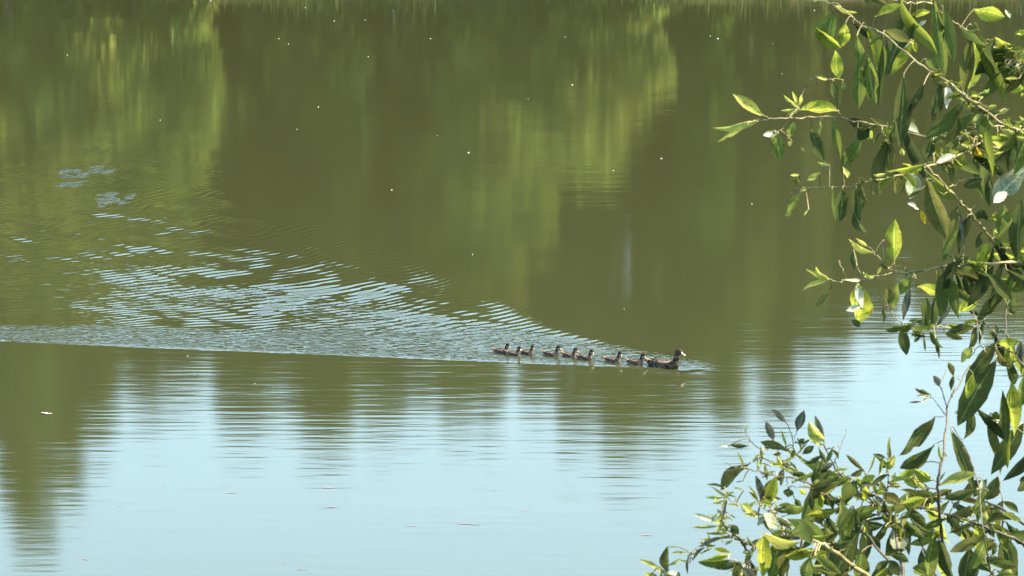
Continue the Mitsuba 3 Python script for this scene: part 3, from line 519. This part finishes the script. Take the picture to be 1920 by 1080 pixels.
# trunk and stems outside the frame that carry them
gz = lambda x, y: float(terrain(np.array(x), np.array(y)))
TR = np.array([1.75, 6.7])
line = smooth_line([[TR[0], TR[1], gz(*TR) - .2], [TR[0] + .06, TR[1], 7.4], [TR[0] - .02, TR[1] + .05, 8.3], [TR[0] + .1, TR[1], 9.2], [TR[0] + .15, TR[1] + .1, 10.2]])
part('overhanging_willow', 'trunk', ply(tube(line, np.linspace(.085, .03, len(line)), 12), 'tree_bark', smooth=True))
for k in 'A B E E2 G H J j3 j4'.split():
    p = TWIG_XYZ[k][0]; d = p - TWIG_XYZ[k][1]
    z = p[2] - .12; i = int(np.argmin(abs(line[:, 2] - z)))
    part('overhanging_willow', 'branch', ply(tube(smooth_line([line[i], (line[i] + p) / 2 + [0, 0, .02], p]), np.linspace(.014, TWIGS[k][1] * .00034, 9), 7), 'tree_bark', smooth=True))
for k in 'K M N N2 Q P R r1 S S2 U X Y Z L'.split():
    p = TWIG_XYZ[k][0]; x = .35 + .45 * (p[0] - .1); y = p[1] + .12
    if k in ('K', 'L', 'P'):
        y = 6.3
    part('willow_shrub', 'stem', ply(tube(smooth_line([[x, y, gz(x, y) - .1], [x * .6 + p[0] * .4, y, gz(x, y) * .5 + p[2] * .5], p]), np.linspace(.008, TWIGS[k][1] * .00034, 9), 7), 'tree_bark', smooth=True))
# leaves: a few blade shapes, each leaf an entry of its own
def leaf_shape(seed):
    q = np.random.default_rng(seed); n, m = 11, 5
    t = np.linspace(0, 1, n); u = np.linspace(-1, 1, m)
    peak = q.uniform(.85, 1.15)
    w = .5 * np.sin(np.pi * t ** peak) ** .9; w[0] = .03; w[-1] = .0
    bend, fold, twist, side, wave = q.uniform(-.22, .22), q.uniform(.12, .5), q.uniform(-.5, .5), q.uniform(-.07, .07), q.uniform(0, .05)
    V, UV = [], []
    for i in range(n):
        for j in range(m):
            wob = 1 + .035 * math.sin(i * 2.7 + j * 1.9 + seed)
            y = u[j] * w[i] * wob; z = abs(u[j]) ** 1.4 * w[i] * fold
            a = twist * (t[i] - .4); y, z = y * math.cos(a) - z * math.sin(a), y * math.sin(a) + z * math.cos(a)
            V.append([t[i], y, z]); UV.append([t[i], .5 + .5 * u[j]])
    V = np.array(V); L = V[:, 0]
    V[:, 1] += side * np.sin(np.pi * L)
    if seed % 5 == 3:                              # an insect has eaten a notch
        k = (7 if seed % 2 else 4); c = (m - 1 if seed % 3 else 0)
        V[k * m + c, 1] *= .35; V[(k + 1) * m + c, 1] *= .7
    z = bend * (L ** 2) + wave * np.sin(L * 9 + seed)
    F = [[i * m + j, (i + 1) * m + j, (i + 1) * m + j + 1, i * m + j + 1] for i in range(n - 1) for j in range(m - 1)]
    return (V, np.array(F), np.array(UV), z)
SHAPES_ = []
for sd in range(14):
    V, F, UV, z = leaf_shape(sd); SHAPES_.append((V, F, UV, z))
TONE = {'y': 'leaf_young', 'l': 'leaf_lime', 'm': 'leaf_mid', 'd': 'leaf_dark', 'o': 'leaf_olive', 'p': 'leaf_pale', 'w': 'leaf_glint', 'r': 'leaf_orange', 'g': 'leaf_grey'}
TWO = {'r': 'yellowing leaf', 'w': 'leaf with a white glint put into its colour'}
PLYS = {}
for i, (V, F, UV, z) in enumerate(SHAPES_):
    q = V.copy(); q[:, 2] += z
    for tn, m in TONE.items(): PLYS[i, tn] = None
    SHAPES_[i] = (q, F, UV)
def leaf_ply(i, tn):
    if PLYS[i, tn] is None:
        V, F, UV = SHAPES_[i]; PLYS[i, tn] = ply((V, F), TONE[tn], smooth=True, uv=UV)
    return PLYS[i, tn]
TW_ALL = [(k, np.array(smooth_line(p, 5))) for k, p in TWIG_XYZ.items()]
def px_of(p):
    d = p - EYE; t = d @ FWD; return np.array([960 + FPX * (d @ RIGHT) / t, 540 - FPX * (d @ UP) / t])
TW_PX = np.vstack([[np.r_[px_of(p), p] for p in l] for _, l in TW_ALL]); TW_KEY = sum([[k] * len(l) for k, l in TW_ALL], [])
lr = np.random.default_rng(99); PET = {'overhanging_willow': [], 'willow_shrub': []}; COUNT = {'overhanging_willow': 0, 'willow_shrub': 0}
MORE = {'overhanging_willow': [], 'willow_shrub': []}
def set_leaf(bx, by, tx_, ty_, w, tn, jitter=True):
    d2 = np.hypot(TW_PX[:, 0] - bx, TW_PX[:, 1] - by); k = int(np.argmin(d2)); near = TW_PX[k, 2:]
    hold = twig_holder(TW_KEY[k]) if d2[k] < 60 else holder(bx, by)
    y = near[1] + lr.uniform(-.03, .03) * min(1, d2[k] / 20)
    base = at(bx, by, y); L0 = math.hypot(tx_ - bx, ty_ - by) / FPX * y
    tilt = lr.uniform(-.45, .45); tip = at(tx_, ty_, y + L0 * tilt)
    ax = tip - base; L = np.linalg.norm(ax); ax /= L
    view = EYE - base; view /= np.linalg.norm(view)
    if tn in 'wp': want = view + .9 * SUN
    elif tn in 'yl': want = view * 1.0 - .75 * SUN + lr.normal(size=3) * .25
    elif tn == 'd': want = view + lr.normal(size=3) * .35 - np.array([0, 0, .2])
    else: want = view + lr.normal(size=3) * .5
    nrm = want - ax * (want @ ax); nrm /= np.linalg.norm(nrm)
    if lr.random() < .5 and tn not in 'wp': nrm = -nrm
    side = np.cross(nrm, ax)
    W = w / FPX * y / max(.75, abs(nrm @ view)) * .92
    M = np.eye(4); M[:3, 0] = ax * L; M[:3, 1] = side * W; M[:3, 2] = nrm * min(L, W * 2.2); M[:3, 3] = base
    i = int(lr.integers(0, 14))
    if d2[k] < 45: PET[hold].append(tube(smooth_line([near, (near + base) / 2 + [0, 0, .002], base, base + ax * L * .06], 3), [.0008] * 9 + [.0005], 4))
    COUNT[hold] += 1
    if COUNT[hold] > 298:                 # past the limit: small leaves joined
        V, F, UV = SHAPES_[i]; c = {'y': (.27, .30, .085), 'l': (.15, .19, .033), 'm': (.082, .115, .032), 'd': (.042, .056, .022), 'o': (.10, .11, .034), 'g': (.085, .095, .07)}.get(tn, (.1, .12, .04))
        MORE[hold].append((V @ M[:3, :3].T + M[:3, 3], F, np.tile(c, (len(V), 1)))); return
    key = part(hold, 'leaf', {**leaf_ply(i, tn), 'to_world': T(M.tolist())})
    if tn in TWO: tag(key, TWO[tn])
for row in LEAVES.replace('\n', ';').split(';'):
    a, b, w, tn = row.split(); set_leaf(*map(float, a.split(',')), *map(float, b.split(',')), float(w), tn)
# the thick of the willow at the right and bottom edges: more leaves hung along the twigs
def fill(keys, n, seed, box, tones, size, down=.3, wr=(.24, .42)):
    q = np.random.default_rng(seed); P = np.vstack([TW_PX[[i for i, k in enumerate(TW_KEY) if k in keys]]]); done = 0
    x0, y0, x1, y1 = box
    P = P[(P[:, 0] > x0) & (P[:, 0] < x1) & (P[:, 1] > y0) & (P[:, 1] < y1)]
    for _ in range(n):
        p = P[q.integers(len(P))]; a = q.uniform(0, 2 * math.pi); L = q.uniform(*size)
        b = p[:2] + q.normal(size=2) * 10; t = b + L * np.array([math.cos(a), .7 * math.sin(a) + down])
        if t[0] < x0: continue
        set_leaf(*b, *t, L * q.uniform(*wr), tones[q.integers(len(tones))])
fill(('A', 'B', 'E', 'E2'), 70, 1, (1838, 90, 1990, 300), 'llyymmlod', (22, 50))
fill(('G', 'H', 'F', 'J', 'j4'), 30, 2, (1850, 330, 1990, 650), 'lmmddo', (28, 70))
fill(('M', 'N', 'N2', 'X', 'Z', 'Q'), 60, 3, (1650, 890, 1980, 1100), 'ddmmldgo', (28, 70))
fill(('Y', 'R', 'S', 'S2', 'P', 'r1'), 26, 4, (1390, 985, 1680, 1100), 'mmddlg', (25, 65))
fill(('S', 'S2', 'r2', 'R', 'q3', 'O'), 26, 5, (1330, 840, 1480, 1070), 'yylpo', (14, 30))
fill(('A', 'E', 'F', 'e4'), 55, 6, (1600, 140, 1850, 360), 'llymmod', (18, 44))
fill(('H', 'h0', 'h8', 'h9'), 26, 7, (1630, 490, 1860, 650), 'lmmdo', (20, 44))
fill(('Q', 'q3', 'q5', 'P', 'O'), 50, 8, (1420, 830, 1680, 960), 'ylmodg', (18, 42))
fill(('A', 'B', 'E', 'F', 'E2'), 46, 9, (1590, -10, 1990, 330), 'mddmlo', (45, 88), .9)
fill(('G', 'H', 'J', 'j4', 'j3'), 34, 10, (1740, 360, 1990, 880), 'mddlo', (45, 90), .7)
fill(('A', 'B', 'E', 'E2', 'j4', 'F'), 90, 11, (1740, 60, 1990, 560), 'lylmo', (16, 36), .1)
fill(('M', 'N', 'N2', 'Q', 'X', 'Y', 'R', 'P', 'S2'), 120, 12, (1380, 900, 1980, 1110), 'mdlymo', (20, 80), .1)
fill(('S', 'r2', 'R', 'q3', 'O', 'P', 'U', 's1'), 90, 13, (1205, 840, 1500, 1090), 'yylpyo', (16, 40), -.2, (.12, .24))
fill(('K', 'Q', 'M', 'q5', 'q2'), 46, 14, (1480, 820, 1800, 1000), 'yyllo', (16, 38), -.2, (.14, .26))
for h_, m in PET.items(): part(h_, 'petiole_cluster', ply(join(m), 'twig_bark', smooth=True)); labels[h_ + '__petiole_cluster'] = {'kind': 'stuff'}
for h_, m in MORE.items():
    if m:
        V, F = join([(a, b) for a, b, _ in m]); part(h_, 'leaf_cluster', ply((V, F), 'leaf_far', smooth=True, color=np.vstack([c for _, _, c in m]))); labels[h_ + '__leaf_cluster'] = {'kind': 'stuff'}

# look-alikes told apart by their order from the left
ORD = 'first second third fourth fifth sixth seventh eighth ninth tenth eleventh twelfth thirteenth fourteenth fifteenth sixteenth seventeenth eighteenth nineteenth twentieth'.split()
ORD += ['twenty-' + o for o in ORD[:9]] + ['thirtieth'] + ['thirty-' + o for o in ORD[:9]] + ['fortieth'] + ['forty-' + o for o in ORD[:9]] + ['fiftieth'] + ['fifty-' + o for o in ORD[:9]] + ['sixtieth'] + ['sixty-' + o for o in ORD[:9]]
SHORT = {G1: 'dark green tree mirrored in the pond, {} from the left along the far bank', G2: 'bush at the far water edge coloured as sunlit, {} from the left',
         'seed tufts floating on the pond': 'tiny white seed tuft floating on the pond, {} from the left', 'dead leaves afloat': 'thin brown dead leaf afloat on the blue water, {} from the left'}
for g_, text in SHORT.items():
    for i, k in enumerate(sorted((k for k in PLACE if labels[k].get('group') == g_), key=lambda k: PLACE[k])): labels[k]['label'] = text.format(ORD[i])
